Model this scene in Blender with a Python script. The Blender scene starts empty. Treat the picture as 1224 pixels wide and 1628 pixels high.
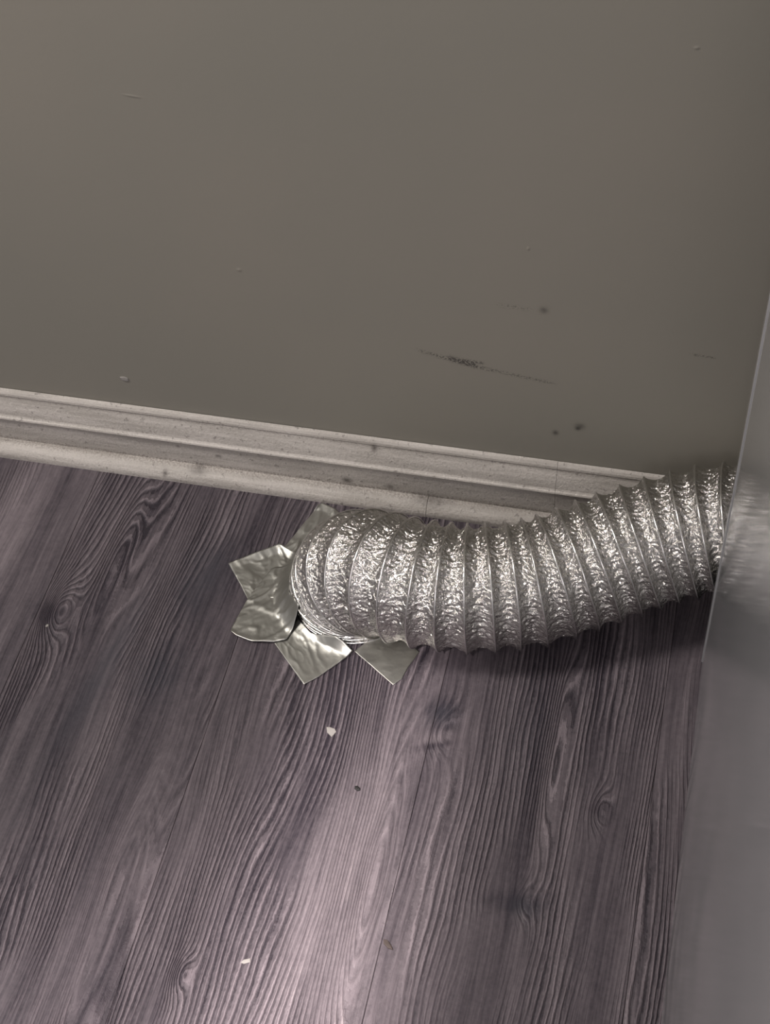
import bpy, bmesh, math, random
from mathutils import Vector, Matrix, noise

random.seed(7)
S = bpy.context.scene
COL = S.collection
R = math.radians

# ------------------------------------------------------------------ camera
cam_data = bpy.data.cameras.new('camera')
cam = bpy.data.objects.new('camera', cam_data)
COL.objects.link(cam)
cam.location = (0.26492, -0.93767, 1.14021)
cam.rotation_euler = (R(39.604), R(2.918), R(12.647))
cam_data.sensor_fit = 'VERTICAL'
cam_data.sensor_height = 36.0
cam_data.lens = 2475.0 * 36.0 / 1628.0
cam_data.clip_start = 0.02
S.camera = cam

# ------------------------------------------------------------------ world, lamps, exposure
world = bpy.data.worlds.new('world')
S.world = world
world.use_nodes = True
bg = world.node_tree.nodes['Background']
bg.inputs['Color'].default_value = (1.0, 0.95, 0.96, 1)
bg.inputs['Strength'].default_value = 0.42
S.view_settings.view_transform = 'Standard'
S.view_settings.look = 'None'
S.view_settings.exposure = 0.0
S.view_settings.gamma = 1.0
S.view_settings.use_curve_mapping = False


def lamp(name, kind, loc, target, energy, color, **kw):
    d = bpy.data.lights.new(name, kind)
    d.energy = energy
    d.color = color
    for k, v in kw.items():
        setattr(d, k, v)
    o = bpy.data.objects.new(name, d)
    COL.objects.link(o)
    o.location = loc
    o.rotation_euler = (Vector(target) - Vector(loc)).to_track_quat('-Z', 'Y').to_euler()
    return o


lamp('ceiling_lamp', 'AREA', (-1.15, -0.62, 2.15), (0.0, -0.2, 0.0), 32.0, (1.0, 0.945, 0.885), shape='DISK', size=0.5)
lamp('window_light', 'AREA', (0.20, -2.30, 1.85), (0.1, -0.3, 0.1), 9.0, (1.0, 0.95, 0.97), shape='RECTANGLE', size=0.5, size_y=0.7)
sp = lamp('added_band_spot', 'SPOT', (0.02, -1.75, 2.30), (0.040, -0.46, 0.0), 480.0, (1.0, 0.92, 0.90),
          spot_size=R(15), spot_blend=1.0, shadow_soft_size=0.04)  # unseen narrow spot, added to throw the light band on the floor
sp.scale = (0.31, 1.0, 1.0)
lamp('added_floor_spot', 'SPOT', (-0.25, -1.75, 2.20), (-0.08, -0.70, 0.0), 300.0, (1.0, 0.90, 0.90),
     spot_size=R(15), spot_blend=1.0, shadow_soft_size=0.05)  # second unseen spot, added to brighten the near floor


# ------------------------------------------------------------------ node helpers
class N:
    """thin wrapper so that shader maths can be written as an expression"""
    def __init__(self, t, s):
        self.t, self.s = t, s

    def _m(self, op, *a):
        n = self.t.nodes.new('ShaderNodeMath')
        n.operation = op
        for i, v in enumerate((self,) + a):
            if isinstance(v, N):
                self.t.links.new(v.s, n.inputs[i])
            else:
                n.inputs[i].default_value = float(v)
        return N(self.t, n.outputs[0])

    def __add__(self, o): return self._m('ADD', o)
    __radd__ = __add__
    def __sub__(self, o): return self._m('SUBTRACT', o)
    def __rsub__(self, o): return (self * -1.0) + o
    def __mul__(self, o): return self._m('MULTIPLY', o)
    __rmul__ = __mul__
    def __truediv__(self, o): return self._m('DIVIDE', o)
    def sin(self): return self._m('SINE')
    def abs(self): return self._m('ABSOLUTE')
    def pow(self, p): return self._m('POWER', p)
    def exp(self): return self._m('EXPONENT')
    def fract(self): return self._m('FRACT')
    def max(self, o): return self._m('MAXIMUM', o)
    def min(self, o): return self._m('MINIMUM', o)

    def ss(self, a, b, lo=0.0, hi=1.0):
        n = self.t.nodes.new('ShaderNodeMapRange')
        n.interpolation_type = 'SMOOTHSTEP'
        n.inputs['From Min'].default_value = a
        n.inputs['From Max'].default_value = b
        n.inputs['To Min'].default_value = lo
        n.inputs['To Max'].default_value = hi
        self.t.links.new(self.s, n.inputs['Value'])
        return N(self.t, n.outputs['Result'])


def vec(t, x, y, z):
    n = t.nodes.new('ShaderNodeCombineXYZ')
    for i, v in enumerate((x, y, z)):
        if isinstance(v, N):
            t.links.new(v.s, n.inputs[i])
        else:
            n.inputs[i].default_value = v
    return n.outputs[0]


def noi(t, v, scale=1.0, detail=2.0, rough=0.5, dist=0.0):
    n = t.nodes.new('ShaderNodeTexNoise')
    n.inputs['Scale'].default_value = scale
    n.inputs['Detail'].default_value = detail
    n.inputs['Roughness'].default_value = rough
    n.inputs['Distortion'].default_value = dist
    t.links.new(v, n.inputs['Vector'])
    return N(t, n.outputs[0])


def mix(t, f, a, b):
    n = t.nodes.new('ShaderNodeMix')
    n.data_type = 'RGBA'
    for sock, v in ((n.inputs['Factor'], f), (n.inputs[6], a), (n.inputs[7], b)):
        if isinstance(v, N):
            t.links.new(v.s, sock)
        elif isinstance(v, bpy.types.NodeSocket):
            t.links.new(v, sock)
        elif isinstance(v, (int, float)):
            sock.default_value = v
        else:
            sock.default_value = (*v, 1)
    return n.outputs[2]


def scale_col(t, c, f):
    n = t.nodes.new('ShaderNodeVectorMath')
    n.operation = 'SCALE'
    t.links.new(c, n.inputs[0])
    t.links.new(f.s, n.inputs['Scale'])
    return n.outputs[0]


def material(name, color=(.5, .5, .5), rough=.5, metal=0.0, spec=0.5):
    m = bpy.data.materials.new(name)
    m.use_nodes = True
    b = m.node_tree.nodes['Principled BSDF']
    b.inputs['Base Color'].default_value = (*color, 1)
    b.inputs['Roughness'].default_value = rough
    b.inputs['Metallic'].default_value = metal
    b.inputs['Specular IOR Level'].default_value = spec
    return m, m.node_tree, b


def position(t):
    g = t.nodes.new('ShaderNodeNewGeometry')
    s = t.nodes.new('ShaderNodeSeparateXYZ')
    t.links.new(g.outputs['Position'], s.inputs[0])
    return N(t, s.outputs[0]), N(t, s.outputs[1]), N(t, s.outputs[2]), g.outputs['Position']


def bump(t, b, h, strength, dist=0.001):
    n = t.nodes.new('ShaderNodeBump')
    n.inputs['Strength'].default_value = strength
    n.inputs['Distance'].default_value = dist
    t.links.new(h.s, n.inputs['Height'])
    t.links.new(n.outputs[0], b.inputs['Normal'])
    return n


def blob(t, x, y, cx, cy, rx, ry, rot=0.0, wob=None, wamp=0.0):
    """soft elliptic spot, 1 at its middle"""
    c, s = math.cos(rot), math.sin(rot)
    dx, dy = x - cx, y - cy
    a = (dx * c + dy * s) / rx
    b = (dy * c - dx * s) / ry
    d = a * a + b * b
    if wob is not None:
        d = d + (wob - 0.5) * wamp
    return (d * -1.0).exp().min(1.0)


# ------------------------------------------------------------------ materials
def mat_wood():
    m, t, b = material('weathered_laminate', rough=.5, spec=.3)
    x, y, z, P = position(t)
    at = t.nodes.new('ShaderNodeAttribute')
    at.attribute_type = 'OBJECT'
    at.attribute_name = 'seed'
    seed = N(t, at.outputs['Fac'])
    # grain runs a little askew and wanders
    wander = noi(t, vec(t, x * 5.0, y * 2.2, seed * 3.7), 1.0, 2.0)
    gx = x + (wander - 0.5) * 0.05
    # tree-ring height field: contour lines of it are the cathedral figure
    n1 = noi(t, vec(t, gx * 13.0, y * 1.5, seed * 9.1), 1.0, 1.0, 0.4)
    n2 = noi(t, vec(t, gx * 60.0, y * 9.0, seed * 5.3 + 4.0), 1.0, 2.0, 0.5)
    h = gx * 205.0 + n1 * 20.0 + n2 * 1.6
    # knots push the rings aside
    knots = [(-0.2688, -0.196, .016, .03, 6), (-0.0523, -0.5066, .008, .016, 3), (0.2441, -0.3063, .009, .02, 3),
             (0.1011, -0.258, .014, .025, 3), (0.1869, -0.3964, .02, .02, 3.0), (-0.235, -0.12, .012, .10, 5),
             (0.075, -0.40, .010, .10, 5), (0.20, -0.25, .009, .10, 4), (-0.13, -0.43, .016, .16, 5)]
    for kx, ky, rx, ry, amp in knots:
        h = h + blob(t, x, y, kx, ky, rx, ry) * amp
    fine = noi(t, vec(t, gx * 820.0, y * 30.0, seed), 1.0, 2.0, 0.6)
    fine2 = noi(t, vec(t, gx * 300.0, y * 9.0, seed + 7.0), 1.0, 2.0, 0.6)
    cloth = noi(t, vec(t, x * 260.0, y * 200.0, seed), 1.0, 3.0, 0.7)
    broad = noi(t, vec(t, gx * 30.0, y * 2.4, seed * 2.9 + 1.0), 1.0, 2.5, 0.55)
    patch = noi(t, vec(t, gx * 17.0, y * 4.5, seed + 3.0), 1.0, 2.0, 0.5)
    f = (h + (fine - 0.5) * 0.30 + (cloth - 0.5) * 0.35).fract()
    saw = f.ss(0.0, 0.62) * f.ss(1.0, 0.80)             # slow rise, quick fall
    thin = f.ss(0.58, 0.74) * f.ss(1.0, 0.84)           # raised pale line at the ring's edge
    groove = f.ss(0.0, 0.10) * f.ss(0.34, 0.16)
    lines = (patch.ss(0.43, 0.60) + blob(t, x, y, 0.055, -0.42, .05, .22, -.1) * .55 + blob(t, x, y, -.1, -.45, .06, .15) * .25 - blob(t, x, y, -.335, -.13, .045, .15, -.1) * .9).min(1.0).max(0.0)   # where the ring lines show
    wob = noi(t, vec(t, x * 70.0, y * 50.0, 2.0), 1.0, 3.0, 0.6)
    v = 0.33 + (broad - 0.5) * 1.25 + (fine - 0.5) * 0.42 + (fine2 - 0.5) * 0.62 + (cloth - 0.5) * 0.30
    v = v + (saw - 0.45) * 0.12 * lines + thin * lines * 0.26 - groove * lines * 0.17
    # the print's pale and dark streaks, part of the floor's light band painted in
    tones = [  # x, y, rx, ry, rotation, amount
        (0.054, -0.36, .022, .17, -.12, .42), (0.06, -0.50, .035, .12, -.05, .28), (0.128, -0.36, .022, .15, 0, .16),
        (-0.345, -0.12, .035, .13, -.10, .38), (-0.19, -0.17, .03, .13, -.1, .10), (-0.115, -0.35, .012, .2, -.05, .12),
        (-0.005, -0.30, .035, .10, 0, -.16), (0.18, -0.27, .022, .13, 0, -.10), (0.255, -0.25, .02, .2, 0, .06),
        (0.20, -0.33, .008, .09, -.02, .24), (0.196, -0.46, .008, .05, 0, .24), (0.29, -0.3, .008, .2, 0, -.10),
        (-0.275, -0.2, .014, .013, 0, -.35), (-0.27, -0.28, .012, .10, -.1, -.18), (-0.14, -0.13, .02, .05, -.2, -.22),
        (-0.205, -0.28, .013, .10, -.15, -.16), (-0.155, -0.24, .018, .03, 0, -.15), (0.0, -0.13, .05, .1, 0, -.15),
        (-0.052, -0.507, .007, .010, 0, -.28), (0.244, -0.306, .009, .009, 0, -.20), (0.10, -0.235, .016, .016, 0, -.25),
        (0.102, -0.262, .016, .006, .35, .30), (0.100, -0.271, .017, .0035, .35, -.35), (0.088, -0.237, .006, .008, 0, -.15),
        (0.196, -0.398, .018, .008, .15, -.30), (0.170, -0.40, .010, .006, .3, -.16), (-0.19, -0.42, .02, .06, 0, -.14),
        (-0.10, -0.47, .006, .05, .2, .18)]
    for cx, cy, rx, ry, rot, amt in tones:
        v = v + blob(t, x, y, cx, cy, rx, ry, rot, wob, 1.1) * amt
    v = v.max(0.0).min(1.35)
    dark = (0.033, 0.0265, 0.0350)
    light = (0.192, 0.162, 0.175)
    c = mix(t, v.min(1.0), dark, light)
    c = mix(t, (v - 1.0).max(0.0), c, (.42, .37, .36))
    c = scale_col(t, c, 1.0 + thin * lines * 0.24 - groove * lines * 0.18 + (fine2 - 0.5) * 0.40 + (cloth - 0.5) * 0.25)
    # blue-black ink smudges in the print
    blue = blob(t, x, y, -0.147, -0.135, .022, .045, -.1, wob, 2.0) + blob(t, x, y, -0.157, -0.245, .022, .03, 0, wob, 2.0) \
        + blob(t, x, y, -0.205, -0.25, .012, .09, -.15, wob, 1.0) * .9 + blob(t, x, y, 0.10, -0.24, .012, .012, 0, wob, 1.0) \
        + blob(t, x, y, 0.196, -0.40, .018, .010, .15, wob, 1.0) * .8 + blob(t, x, y, 0.17, -0.24, .02, .05, 0, wob, 1.0) * .4
    c = mix(t, blue.min(1.0) * 0.5, c, (.040, .041, .052))
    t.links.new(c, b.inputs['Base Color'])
    rr = 0.40 + cloth * 0.22 - saw * 0.05
    t.links.new(rr.s, b.inputs['Roughness'])
    hh = saw * lines * 0.35 + thin * lines * 0.8 - groove * lines * 0.8 + fine2 * 0.7 + cloth * 0.25
    bump(t, b, hh, 0.75, 0.0010)
    return m


def mat_wall():
    m, t, b = material('taupe_wall_paint', rough=.55, spec=.35)
    x, y, z, P = position(t)
    mott = noi(t, P, 3.0, 3.0)
    peel = noi(t, P, 260.0, 3.0, 0.6)
    soft = noi(t, P, 45.0, 2.0)
    grit = noi(t, P, 520.0, 2.0, 0.7)
    c = mix(t, mott.ss(0.3, 0.7), (0.252, 0.238, 0.204), (0.272, 0.251, 0.214))
    w = noi(t, P, 120.0, 3.0, 0.7)
    # scuffs and finger marks
    def arc(x0, z0, slope, curve, ln, wd):
        dx = x - (x0 + ln / 2)
        d = (z - (z0 + ln / 2 * slope)) - dx * slope - dx * dx * curve
        on = (dx.abs()).ss(ln / 2, ln / 2 * 0.6)
        return (d / wd * d / wd * -1.0).exp() * on
    scuff = arc(0.028, 0.1935, -0.22, 0.6, 0.075, 0.0022) * grit.ss(0.47, 0.58) + arc(0.058, 0.1885, -0.22, 0.5, 0.03, 0.003) * grit.ss(0.40, 0.5)
    scuff = scuff + arc(0.085, 0.181, -0.13, 0.3, 0.075, 0.0018) * grit.ss(0.47, 0.56) * .8 + arc(0.072, 0.187, -0.03, 0, 0.022, .0018) * grit.ss(.45, .55)
    scuff = scuff + arc(0.10, 0.256, -0.02, 0, 0.035, 0.002) * grit.ss(0.50, 0.6) * .7 + arc(.262, .226, -.05, 0, .025, .0012) * grit.ss(.46, .55) * .8
    spots = blob(t, x, z, 0.1418, 0.2562, .0034, .0034, 0, w, 1.6) * .8 + blob(t, x, z, 0.1566, 0.1101, .0026, .003, 0, w, 1.4) \
        + blob(t, x, z, 0.1779, 0.1224, .004, .0036, .4, w, 1.4) + blob(t, x, z, .176, .119, .0022, .0022, 0, w, 1)
    dirt = (scuff * .75 + spots * .7).min(0.85)
    c = mix(t, dirt, c, (0.045, 0.040, 0.038))
    t.links.new(c, b.inputs['Base Color'])
    nick = blob(t, x, z, -.1828, .4301, .005, .0009, -.1) + blob(t, x, z, -.118, .262, .0016, .0016) + blob(t, x, z, .24, .514, .0016, .0012) \
        + blob(t, x, z, .128, .32, .001, .0016)
    bump(t, b, peel * 0.5 + soft * 0.5 + nick * 3.0, 0.22, 0.0008)
    return m


def mat_trim():
    m, t, b = material('grubby_white_paint', rough=.42, spec=.45)
    x, y, z, P = position(t)
    streak = noi(t, vec(t, x * 9.0, y * 120.0, z * 120.0), 1.0, 3.0, .6)
    grain = noi(t, P, 520.0, 3.0, .7)
    spk = noi(t, P, 210.0, 2.0, .6)
    sp2 = noi(t, vec(t, x * 60.0, y * 120.0, z * 120.0), 1.0, 2.0, .6)
    c = mix(t, (streak * .6 + grain * .4).ss(.35, .65), (0.39, 0.360, 0.328), (0.57, 0.530, 0.492))
    # dust settles on the joint lines of the moulding
    line = ((z - .0150) / .0028 * (z - .0150) / .0028 * -1.0).exp() + ((z - .067) / .004 * (z - .067) / .004 * -1.0).exp() * .6
    c = mix(t, (line * grain.ss(.42, .58) * .8).min(.75), c, (.20, .175, .155))
    c = mix(t, spk.ss(.63, .71) * .5, c, (.13, .115, .105))
    c = mix(t, sp2.ss(.69, .77) * .5, c, (.17, .15, .14))
    w = noi(t, P, 160.0, 3.0, .7)
    marks = blob(t, x, z, -0.2185, .0085, .0026, .0026, 0, w, 1.4) + blob(t, x, z, -0.165, .030, .003, .002, 0, w, 1.4) \
        + blob(t, x, z, -0.186, .0125, .008, .002, 0, w, 1.6) * .7 + blob(t, x, z, -.0105, .0645, .003, .004, 0, w, 1.6) \
        + blob(t, x, z, -.205, .036, .002, .002, 0, w, 1.2) * .7 + blob(t, x, z, -.038, .020, .005, .004, 0, w, 1.6) \
        + blob(t, x, z, .045, .013, .018, .003, 0, w, 2.0) * .7 + blob(t, x, z, .004, .019, .004, .003, 0, w, 1.6) * .8
    c = mix(t, marks.min(1.0) * .85, c, (.10, .088, .078))
    t.links.new(c, b.inputs['Base Color'])
    bump(t, b, grain * .9 + spk * .9 + streak * .3, .6, .0012)
    return m


def mat_foil(name, rough, base, scale, strength):
    m, t, b = material(name, base, rough, 1.0)
    x, y, z, P = position(t)
    a = noi(t, P, scale, 2.0, .55, .6)
    f = noi(t, P, scale * 3.1, 2.0, .6, .4)
    ridge = 1.0 - (a - 0.5).abs() * 5.0
    bump(t, b, ridge * .6 + a * 1.0 + f * .5, strength, .0012)
    r = rough + (f - .5) * .10
    t.links.new(r.s, b.inputs['Roughness'])
    return m


def mat_panel():
    m, t, b = material('grey_enamel_panel', (.315, .315, .322), .075, 0.0, .5)
    x, y, z, P = position(t)
    st = noi(t, vec(t, x * 3.0, y * 14.0, z * 90.0), 1.0, 2.0, .5)
    pl = noi(t, P, 70.0, 2.0, .5)
    bump(t, b, st * .8 + pl * .3, .012, .0010)
    return m


M_WOOD = mat_wood()
M_WALL = mat_wall()
M_TRIM = mat_trim()
M_FOIL = mat_foil('crinkled_aluminium_foil', .10, (.62, .605, .58), 340.0, .6)
M_WIRE = mat_foil('foil_over_wire', .22, (.72, .71, .69), 120.0, .15)
M_TAPE = mat_foil('dull_foil_tape', .40, (.42, .415, .385), 60.0, .05)
M_PANEL = mat_panel()
M_SUB = material('dark_underlay', (.012, .010, .011), .9)[0]
M_CHIP = material('white_paint_flake', (.31, .29, .272), .6)[0]
M_BLACK = material('black_grit', (.012, .011, .011), .6)[0]
M_BROWN = material('brown_wood_splinter', (.07, .052, .045), .7)[0]


# ------------------------------------------------------------------ mesh helpers
def obj(name, verts, faces, mat, parent=None, smooth=False):
    me = bpy.data.meshes.new(name)
    me.from_pydata([tuple(v) for v in verts], [], faces)
    me.update()
    me.materials.append(mat)
    if smooth:
        me.polygons.foreach_set('use_smooth', [True] * len(me.polygons))
    o = bpy.data.objects.new(name, me)
    COL.objects.link(o)
    if parent:
        o.parent = parent
    return o


def bm_obj(name, bm, mat, parent=None, smooth=False):
    me = bpy.data.meshes.new(name)
    bm.normal_update()
    bm.to_mesh(me)
    bm.free()
    me.materials.append(mat)
    if smooth:
        me.polygons.foreach_set('use_smooth', [True] * len(me.polygons))
    o = bpy.data.objects.new(name, me)
    COL.objects.link(o)
    if parent:
        o.parent = parent
    return o


def empty(name, loc):
    o = bpy.data.objects.new(name, None)
    o.empty_display_size = .05
    o.location = loc
    COL.objects.link(o)
    return o


def tag(o, label, cat, group=None):
    o['label'] = label
    o['category'] = cat
    if group:
        o['group'] = group


def box_bm(lo, hi, bev=0.0, seg=1):
    bm = bmesh.new()
    bmesh.ops.create_cube(bm, size=1.0)
    lo, hi = Vector(lo), Vector(hi)
    for v in bm.verts:
        v.co = Vector(((v.co.x + .5) * (hi.x - lo.x) + lo.x, (v.co.y + .5) * (hi.y - lo.y) + lo.y, (v.co.z + .5) * (hi.z - lo.z) + lo.z))
    if bev:
        bmesh.ops.bevel(bm, geom=bm.edges[:], offset=bev, segments=seg, profile=.5, affect='EDGES')
    return bm


def extrude_profile(name, prof, x0, x1, mat, parent=None):
    """closed (y, z) profile swept along x"""
    n = len(prof)
    v = [(x0, y, z) for y, z in prof] + [(x1, y, z) for y, z in prof]
    f = [(i, (i + 1) % n, n + (i + 1) % n, n + i) for i in range(n)]
    f += [tuple(range(n))[::-1], tuple(range(n, 2 * n))]
    o = obj(name, v, f, mat, parent)
    bm = bmesh.new(); bm.from_mesh(o.data)
    bmesh.ops.recalc_face_normals(bm, faces=bm.faces[:])
    bm.to_mesh(o.data); bm.free()
    return o


# ------------------------------------------------------------------ the setting
wall = bm_obj('wall_back', box_bm((-1.6, 0.0, -0.02), (1.3, 0.10, 2.4)), M_WALL)
wall['kind'] = 'structure'

floor = bm_obj('floor', box_bm((-1.6, -1.9, -0.030), (1.3, 0.0, -0.0085)), M_SUB)
floor['kind'] = 'structure'
PW = 0.19
X1 = 0.0932
lengths = 1.22
plank_mesh = None
for k in range(-8, 6):
    xa = X1 + k * PW
    # end joints fall outside the picture
    y1 = -0.001
    off = [0.95, 0.72, 1.10, 0.80][k % 4]
    y0 = max(y1 - off, -1.88)
    j = 0
    while y1 > -1.87:
        g = 0.00015
        bm = box_bm((xa + g, y0 + g, -0.0085), (xa + PW - g, y1 - g, 0.0))
        top = [e for e in bm.edges if all(v.co.z > -1e-4 for v in e.verts)]
        bmesh.ops.bevel(bm, geom=top, offset=0.0004, segments=1, profile=.5, affect='EDGES')
        p = bm_obj('plank', bm, M_WOOD, floor)
        p['seed'] = float((k * 5 + j * 3) % 17) + 0.37
        y1 = y0
        y0 = max(y1 - lengths, -1.88)
        j += 1

base = empty('baseboard_back', (0, 0, 0))
base['kind'] = 'structure'
cap = [(-.0008, 0.0), (-.0130, 0.0), (-.0130, .0420), (-.0150, .0432), (-.0156, .0446), (-.0150, .0460), (-.0136, .0468), (-.0126, .0480),
       (-.0118, .0510), (-.0104, .0560), (-.0084, .0610), (-.0062, .0652), (-.0058, .0668), (-.0062, .0684), (-.0056, .0704), (-.0038, .0724), (-.0008, .0734)]
XJ = 0.1605
extrude_profile('moulded_board', cap, -1.6, XJ - .00012, M_TRIM, base)
extrude_profile('moulded_board', [(y * .996, z) for y, z in cap], XJ + .00012, 1.3, M_TRIM, base)
sr = [(-.0132, 0.0), (-.0280, 0.0)]
for i in range(0, 10):
    a = math.pi / 2 * i / 9
    sr.append((-.0132 - .0148 * math.cos(a) ** .9, .0022 + .0115 * math.sin(a)))
XS = 0.0410
extrude_profile('shoe_moulding', sr, -1.6, XS - .0002, M_TRIM, base)
extrude_profile('shoe_moulding', [(y * .992 - .0001, z * .985) for y, z in sr], XS + .0002, 1.3, M_TRIM, base)

# ------------------------------------------------------------------ dryer cabinet at the right
DX, DY = 0.3106, -0.1373
dry = empty('dryer', (DX + .33, DY - .34, 0))
tag(dry, 'glossy grey metal appliance cabinet standing at the right edge of the photo', 'appliance')


def part(name, bm, mat, smooth=False):
    o = bm_obj(name, bm, mat, dry, smooth)
    o.matrix_parent_inverse = Matrix.Translation(-Vector(dry.location))
    for p in o.data.polygons:
        p.use_smooth = p.area < .01          # bevels round, big sheets flat
    return o


part('cabinet', box_bm((DX, DY - .68, 0.0), (DX + .66, DY, .90), .009, 4), M_PANEL, True)
# folded hem along the back edge of the side panel
part('edge_hem', box_bm((DX - .0009, DY - .0125, .006), (DX + .004, DY + .0008, .894), .0008, 2), M_PANEL)
part('top_panel', box_bm((DX - .004, DY - .69, .901), (DX + .664, DY + .004, .925), .008, 3), M_PANEL, True)

# ------------------------------------------------------------------ flexible duct
CP = [(-.0055, -.1280, -.010), (-.0055, -.1280, .004), (-.0040, -.1293, .024), (.0060, -.1345, .0420), (.0250, -.1415, .0535), (.0500, -.1475, .0580),
      (.0812, -.1495, .0592), (.1136, -.1460, .0602), (.1603, -.1320, .0625), (.2000, -.1135, .0695), (.2360, -.0965, .0790), (.2620, -.0870, .0870),
      (.2870, -.0800, .0940), (.3130, -.0755, .1010), (.3450, -.0740, .1080), (.3900, -.0735, .1130)]


def catmull(pts, per=40):
    out = []
    P = [Vector(p) for p in pts]
    for i in range(1, len(P) - 2):
        for k in range(per):
            u = k / per
            a, b, c, d = P[i - 1], P[i], P[i + 1], P[i + 2]
            out.append(0.5 * ((2 * b) + (c - a) * u + (2 * a - 5 * b + 4 * c - d) * u * u + (3 * b - a - 3 * c + d) * u ** 3))
    out.append(P[-2])
    return out


path = catmull(CP)
arc = [0.0]
for a, b in zip(path, path[1:]):
    arc.append(arc[-1] + (b - a).length)
L = arc[-1]
# frames by parallel transport
tan = [(path[min(i + 1, len(path) - 1)] - path[max(i - 1, 0)]).normalized() for i in range(len(path))]
nrm = [Vector((1, 0, 0))]
nrm[0] = (nrm[0] - tan[0] * nrm[0].dot(tan[0])).normalized()
for i in range(1, len(path)):
    n = nrm[-1] - tan[i] * nrm[-1].dot(tan[i])
    nrm.append(n.normalized())


def frame(s):
    s = min(max(s, 0.0), L)
    lo, hi = 0, len(arc) - 1
    while hi - lo > 1:
        mid = (lo + hi) // 2
        if arc[mid] <= s:
            lo = mid
        else:
            hi = mid
    u = (s - arc[lo]) / (arc[hi] - arc[lo])
    p = path[lo].lerp(path[hi], u)
    t = tan[lo].lerp(tan[hi], u).normalized()
    n = nrm[lo].lerp(nrm[hi], u)
    n = (n - t * n.dot(t)).normalized()
    return p, n, t.cross(n)


# turns of the wire: squeezed together over the bend, stretched further on
steps = [.0040, .0046, .0056, .0070, .0088, .0110, .0135, .0160, .0178]
knot_s = [0.0]
while knot_s[-1] < L:
    i = len(knot_s) - 1
    knot_s.append(knot_s[-1] + (steps[i] if i < len(steps) else .0192))
TURNS = len(knot_s) - 1
R_CREST, R_VALLEY = 0.0565, 0.0500


def s_of_turn(q):
    q = min(max(q, 0.0), TURNS - 1e-6)
    i = int(q)
    return knot_s[i] + (knot_s[i + 1] - knot_s[i]) * (q - i)


duct = empty('flexible_duct', (-.0055, -.128, 0.0))
tag(duct, 'crinkled silver foil flexible duct bending from the floor to behind the appliance', 'duct')

NA = 470
PER = 22
rows = TURNS * PER + 1
verts = []
fr = {}
for r_ in range(rows):
    q = r_ / PER
    fq = q - math.floor(q)
    s = s_of_turn(q)
    p, n, bn = frame(s)
    pit = knot_s[min(int(q) + 1, TURNS)] - knot_s[min(int(q), TURNS - 1)]
    depth = (R_CREST - R_VALLEY) * min(1.0, pit / .0185 * 1.05)
    prof = math.sin(math.pi * fq) ** .85 if 0 < fq < 1 else 0.0
    squash = 1.0
    for a_ in range(NA):
        th = 2 * math.pi * a_ / NA
        c, s_ = math.cos(th), math.sin(th)
        rad = n * c + bn * s_
        w = (p + rad * .053) * 290.0
        k1 = noise.noise(w)
        c1 = 0.35 - abs(noise.noise(w * .8 + Vector((7, 3, 1))))
        c2 = 0.35 - abs(noise.noise(w * 1.9 + Vector((2, 9, 4))))
        # gathers run along the duct and make the little chevrons
        g = 0.3 - abs(noise.noise(Vector((c * 15, s_ * 15, s * 40.0 + 3))))
        k = prof ** .6 * (0.0008 * k1 + 0.0024 * c1 + 0.0011 * c2 + 0.0012 * g)
        lobe = 0.0007 * noise.noise(Vector((c * 1.6, s_ * 1.6, q * .8)))
        r = R_CREST - depth * prof + k + lobe
        ax = prof * 0.0012 * noise.noise(w * 0.9 + Vector((4, 4, 8)))
        verts.append(p + n * (c * r) + bn * (s_ * r) + n.cross(bn) * ax)
faces = []
for r_ in range(rows - 1):
    o0, o1 = r_ * NA, (r_ + 1) * NA
    for a_ in range(NA):
        b_ = (a_ + 1) % NA
        faces.append((o0 + a_, o0 + b_, o1 + b_, o1 + a_))
pi = Matrix.Translation(-Vector(duct.location))
sl = obj('foil_sleeve', verts, faces, M_FOIL, duct, True)
sl.matrix_parent_inverse = pi
# wire rings under the foil: fine proud lines on every crest
WN, WS = 160, 6
for k in range(0, TURNS):
    p, n, bn = frame(knot_s[k])
    t = n.cross(bn)
    wv, wf = [], []
    for a_ in range(WN):
        th = 2 * math.pi * a_ / WN
        c, s_ = math.cos(th), math.sin(th)
        lobe = 0.0007 * noise.noise(Vector((c * 1.6, s_ * 1.6, k * .8)))
        rad = n * c + bn * s_
        cc = p + rad * (R_CREST + lobe - .0002) + t * (.0004 * noise.noise(Vector((c * 2, s_ * 2, k * 3.1))))
        for j in range(WS):
            b_ = 2 * math.pi * j / WS
            wv.append(cc + rad * (.0009 * math.cos(b_)) + t * (.0009 * math.sin(b_)))
    for a_ in range(WN):
        for j in range(WS):
            wf.append((a_ * WS + j, a_ * WS + (j + 1) % WS, ((a_ + 1) % WN) * WS + (j + 1) % WS, ((a_ + 1) % WN) * WS + j))
    w = obj('wire_ring', wv, wf, M_WIRE, duct, True)
    w.matrix_parent_inverse = pi

# ------------------------------------------------------------------ foil tape strips round the duct's foot
BC = Vector((-.0055, -.128))


def poly_at(pl, u):
    d = [0.0]
    for a, b in zip(pl, pl[1:]):
        d.append(d[-1] + (Vector(b) - Vector(a)).length)
    t = u * d[-1]
    for i in range(len(pl) - 1):
        if t <= d[i + 1] + 1e-9:
            w = (t - d[i]) / max(d[i + 1] - d[i], 1e-9)
            return Vector(pl[i]).lerp(Vector(pl[i + 1]), w)
    return Vector(pl[-1])


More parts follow.
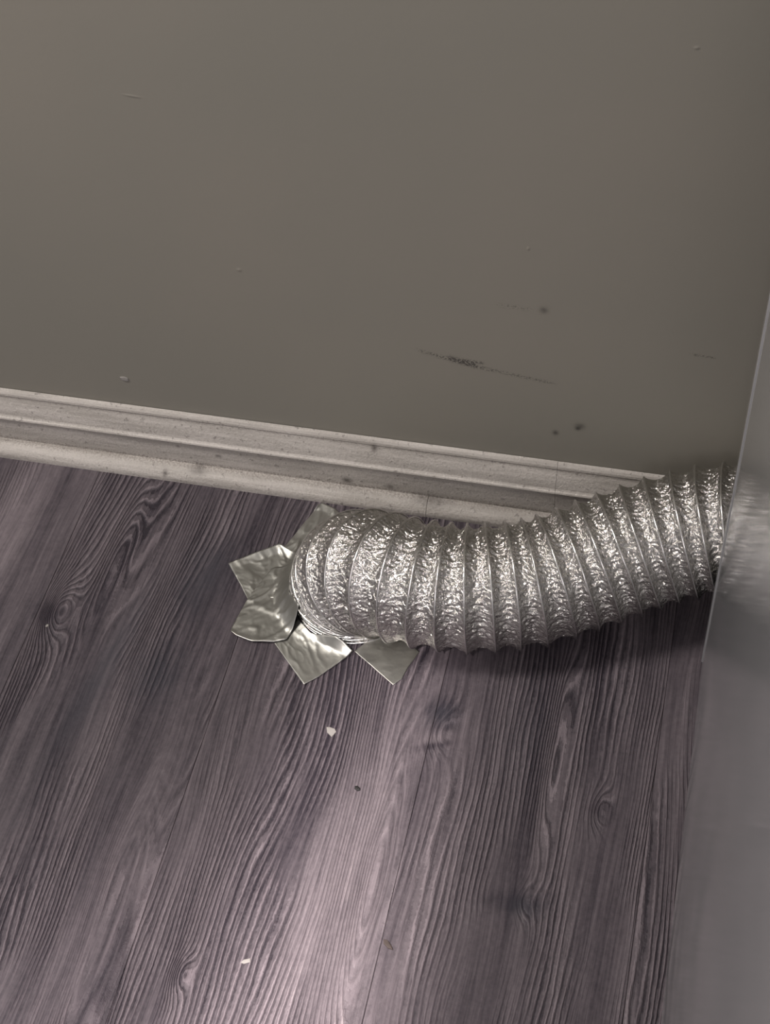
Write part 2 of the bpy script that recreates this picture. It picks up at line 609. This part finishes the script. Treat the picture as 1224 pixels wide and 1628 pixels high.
def tape(label, bottom, top, left, right, layer, seed, climb=1.0, curl=None, crumple=1.0, n=44):
    """Coons patch between four edges given as floor polylines"""
    V = []
    for j in range(n + 1):
        v = j / n
        for i in range(n + 1):
            u = i / n
            b, t_, l, r = poly_at(bottom, u), poly_at(top, u), poly_at(left, v), poly_at(right, v)
            c00, c10, c01, c11 = Vector(bottom[0]), Vector(bottom[-1]), Vector(top[0]), Vector(top[-1])
            p = b * (1 - v) + t_ * v + l * (1 - u) + r * u - (c00 * (1 - u) * (1 - v) + c10 * u * (1 - v) + c01 * (1 - u) * v + c11 * u * v)
            d = (p - BC).length
            e = max(0.0, (.0745 - d) / .0165)
            z = layer + climb * .017 * e ** 1.8
            ca, sa = math.cos(seed * 1.3), math.sin(seed * 1.3)
            q = Vector(((p.x * ca + p.y * sa) * 30, (p.y * ca - p.x * sa) * 75, seed))
            rid = max(0.0, 1 - abs(noise.noise(q * 1.2)) * 5.0)
            rid2 = max(0.0, 1 - abs(noise.noise(q * 2.3 + Vector((5, 1, 2)))) * 6.0)
            z += crumple * (.0011 * rid + .0006 * rid2) * (.35 + .65 * min(1, max(0, (.105 - d) / .03))) + .0005 * (noise.noise(q * .8) + .6)
            if curl:
                z += curl(u, v)
            V.append((p.x, p.y, max(z, .0003)))
    m = n + 1
    F = [(j * m + i, j * m + i + 1, (j + 1) * m + i + 1, (j + 1) * m + i) for j in range(n) for i in range(n)]
    o = obj('foil_tape_strip', V, F, M_TAPE, None, True)
    so = o.modifiers.new('thickness', 'SOLIDIFY')
    so.thickness = .00018
    so.offset = 1
    ox, oy = sum(v[0] for v in V) / len(V), sum(v[1] for v in V) / len(V)
    o.data.transform(Matrix.Translation((-ox, -oy, 0)))
    o.location = (ox, oy, 0)
    tag(o, label, 'tape', 'foil tape strips around the foot of the duct')
    return o


tape('foil tape strip behind the duct foot, its bright ruffled end by the baseboard',
     [(-.0833, -.0906), (-.0629, -.034)], [(-.052, -.105), (-.045, -.081), (-.020, -.066)],
     [(-.0833, -.0906), (-.052, -.105)], [(-.0629, -.034), (-.0597, -.0302), (-.0459, -.0345), (-.0400, -.0390), (-.020, -.066)],
     .0006, 1.0, 1.0, lambda u, v: .0025 * max(0, u - .86) / .14 * (1 - v) ** 2)
tape('foil tape strip whose square end points left, at the upper left of the duct foot',
     [(-.1288, -.1163), (-.1105, -.1385), (-.0994, -.153)], [(-.0590, -.1000), (-.0625, -.117), (-.058, -.145)],
     [(-.1288, -.1163), (-.101, -.0976), (-.0861, -.0873), (-.0590, -.1000)], [(-.0994, -.153), (-.058, -.145)],
     .0010, 2.0, 1.0, lambda u, v: .0030 * max(0, .16 - u) / .16 * min(1, v * 3))
tape('widest crumpled foil tape strip, at the lower left of the duct foot',
     [(-.0990, -.151), (-.1046, -.1868), (-.1045, -.191)], [(-.0585, -.104), (-.0638, -.128), (-.0580, -.152), (-.0450, -.167)],
     [(-.0990, -.151), (-.0865, -.1150), (-.0585, -.104)], [(-.1045, -.191), (-.0981, -.1947), (-.0823, -.1987), (-.0628, -.1951), (-.0522, -.191), (-.0450, -.167)],
     .0019, 3.0, 1.0, lambda u, v: .0006 * max(0, u - .9) / .1)
tape('foil tape strip pointing towards the viewer with a shiny curled edge under the duct',
     [(-.0628, -.1951), (-.0254, -.2335)], [(-.0470, -.1690), (-.0320, -.1810), (-.0174, -.1840), (-.0008, -.1875), (.0095, -.1925)],
     [(-.0628, -.1951), (-.0550, -.1800), (-.0470, -.1690)], [(-.0254, -.2335), (-.0150, -.2235), (-.0049, -.2109), (.0095, -.1925)],
     .0011, 4.0, .25, lambda u, v: .0075 * max(0, v - .84) / .16 * max(0, 1 - abs(u - .72) / .34), crumple=.4)
tape('darker flat foil tape strip, rightmost, sticking out from under the duct',
     [(.0096, -.1904), (.0514, -.219)], [(.030, -.166), (.055, -.172), (.0668, -.1804)],
     [(.0096, -.1904), (.0200, -.1765), (.030, -.166)], [(.0514, -.219), (.0576, -.2111), (.0607, -.1971), (.0668, -.1804)],
     .0005, 5.0, 0.0, crumple=.15)


# ------------------------------------------------------------------ bits lying on the floor and stuck to the wall
def flake(name, outline, thick, loc, mat, label, cat, rot=0.0, wallside=False, seed=0):
    """small irregular chip: domed prism with a worn upper face"""
    n = len(outline)
    rnd = random.Random(seed)
    V = [(x, y, 0) for x, y in outline]
    V += [(x * .96, y * .96, thick * (.7 + .3 * rnd.random())) for x, y in outline]
    V += [(x * .55, y * .55, thick * (.95 + .25 * rnd.random())) for x, y in outline]
    cx, cy = sum(p[0] for p in outline) / n, sum(p[1] for p in outline) / n
    V.append((cx * .5, cy * .5, thick * 1.15))
    F = [tuple(range(n))[::-1]]
    for i in range(n):
        j = (i + 1) % n
        F += [(i, j, n + j, n + i), (n + i, n + j, 2 * n + j, 2 * n + i), (2 * n + i, 2 * n + j, 3 * n)]
    o = obj(name, V, F, mat)
    o.location = loc
    o.rotation_euler = (R(90), 0, 0) if wallside else (0, 0, rot)
    tag(o, label, cat)
    return o


mm = .001
flake('paint_flake', [(-4 * mm, 4.2 * mm), (-4.2 * mm, -1 * mm), (-.5 * mm, -6.5 * mm), (3.8 * mm, -2 * mm), (3 * mm, 1 * mm), (-1 * mm, 3.5 * mm)], .0007,
      (.0095, -.2735, .0001), M_CHIP, 'largest white paint flake on the floor, in front of the foil tape', 'paint flake', .35, seed=1)
flake('paint_flake', [(-4 * mm, -2 * mm), (-1 * mm, -2.6 * mm), (3.6 * mm, -.6 * mm), (3 * mm, 2.4 * mm), (0, 1.2 * mm), (-2 * mm, .6 * mm)], .0007,
      (-.0059, -.4869, .0001), M_CHIP, 'white paint flake lying on the floor near the bottom of the photo', 'paint flake', .1, seed=2)
flake('paint_flake', [(-1.4 * mm, -1 * mm), (0, -1.6 * mm), (1.5 * mm, -.6 * mm), (1.2 * mm, 1.1 * mm), (-.4 * mm, 1.6 * mm)], .0006,
      (-.2723, -.2146, .0001), M_CHIP, 'tiny white paint fleck below the dark knot at the left', 'paint flake', 0, seed=3)
flake('grit_speck', [(-3 * mm, .4 * mm), (-1.6 * mm, -1.6 * mm), (1.6 * mm, -1.8 * mm), (3 * mm, -.2 * mm), (1.8 * mm, 1.6 * mm), (-1.4 * mm, 1.7 * mm)], .0014,
      (.044, -.3239, .0001), M_BLACK, 'small oval black speck on the pale streak of the floor', 'speck', -.4, seed=4)
flake('wood_splinter', [(-5 * mm, 2 * mm), (-3 * mm, -1 * mm), (2 * mm, -2.4 * mm), (6 * mm, -1.6 * mm), (3 * mm, .8 * mm), (-2 * mm, 2.8 * mm)], .0012,
      (.0985, -.4525, .0001), M_BROWN, 'small brown splinter lying across a plank seam at the bottom', 'splinter', -.35, seed=5)
flake('paint_blister', [(-4.4 * mm, 1.6 * mm), (-2.4 * mm, -1.8 * mm), (1.6 * mm, -3 * mm), (4 * mm, -1.4 * mm), (3.4 * mm, 1.4 * mm), (0, 2.8 * mm)], .0009,
      (-.2500, -.0001, .1085), M_CHIP, 'pale paint chip stuck on the wall above the baseboard at the left', 'paint chip', 0, True, 6)
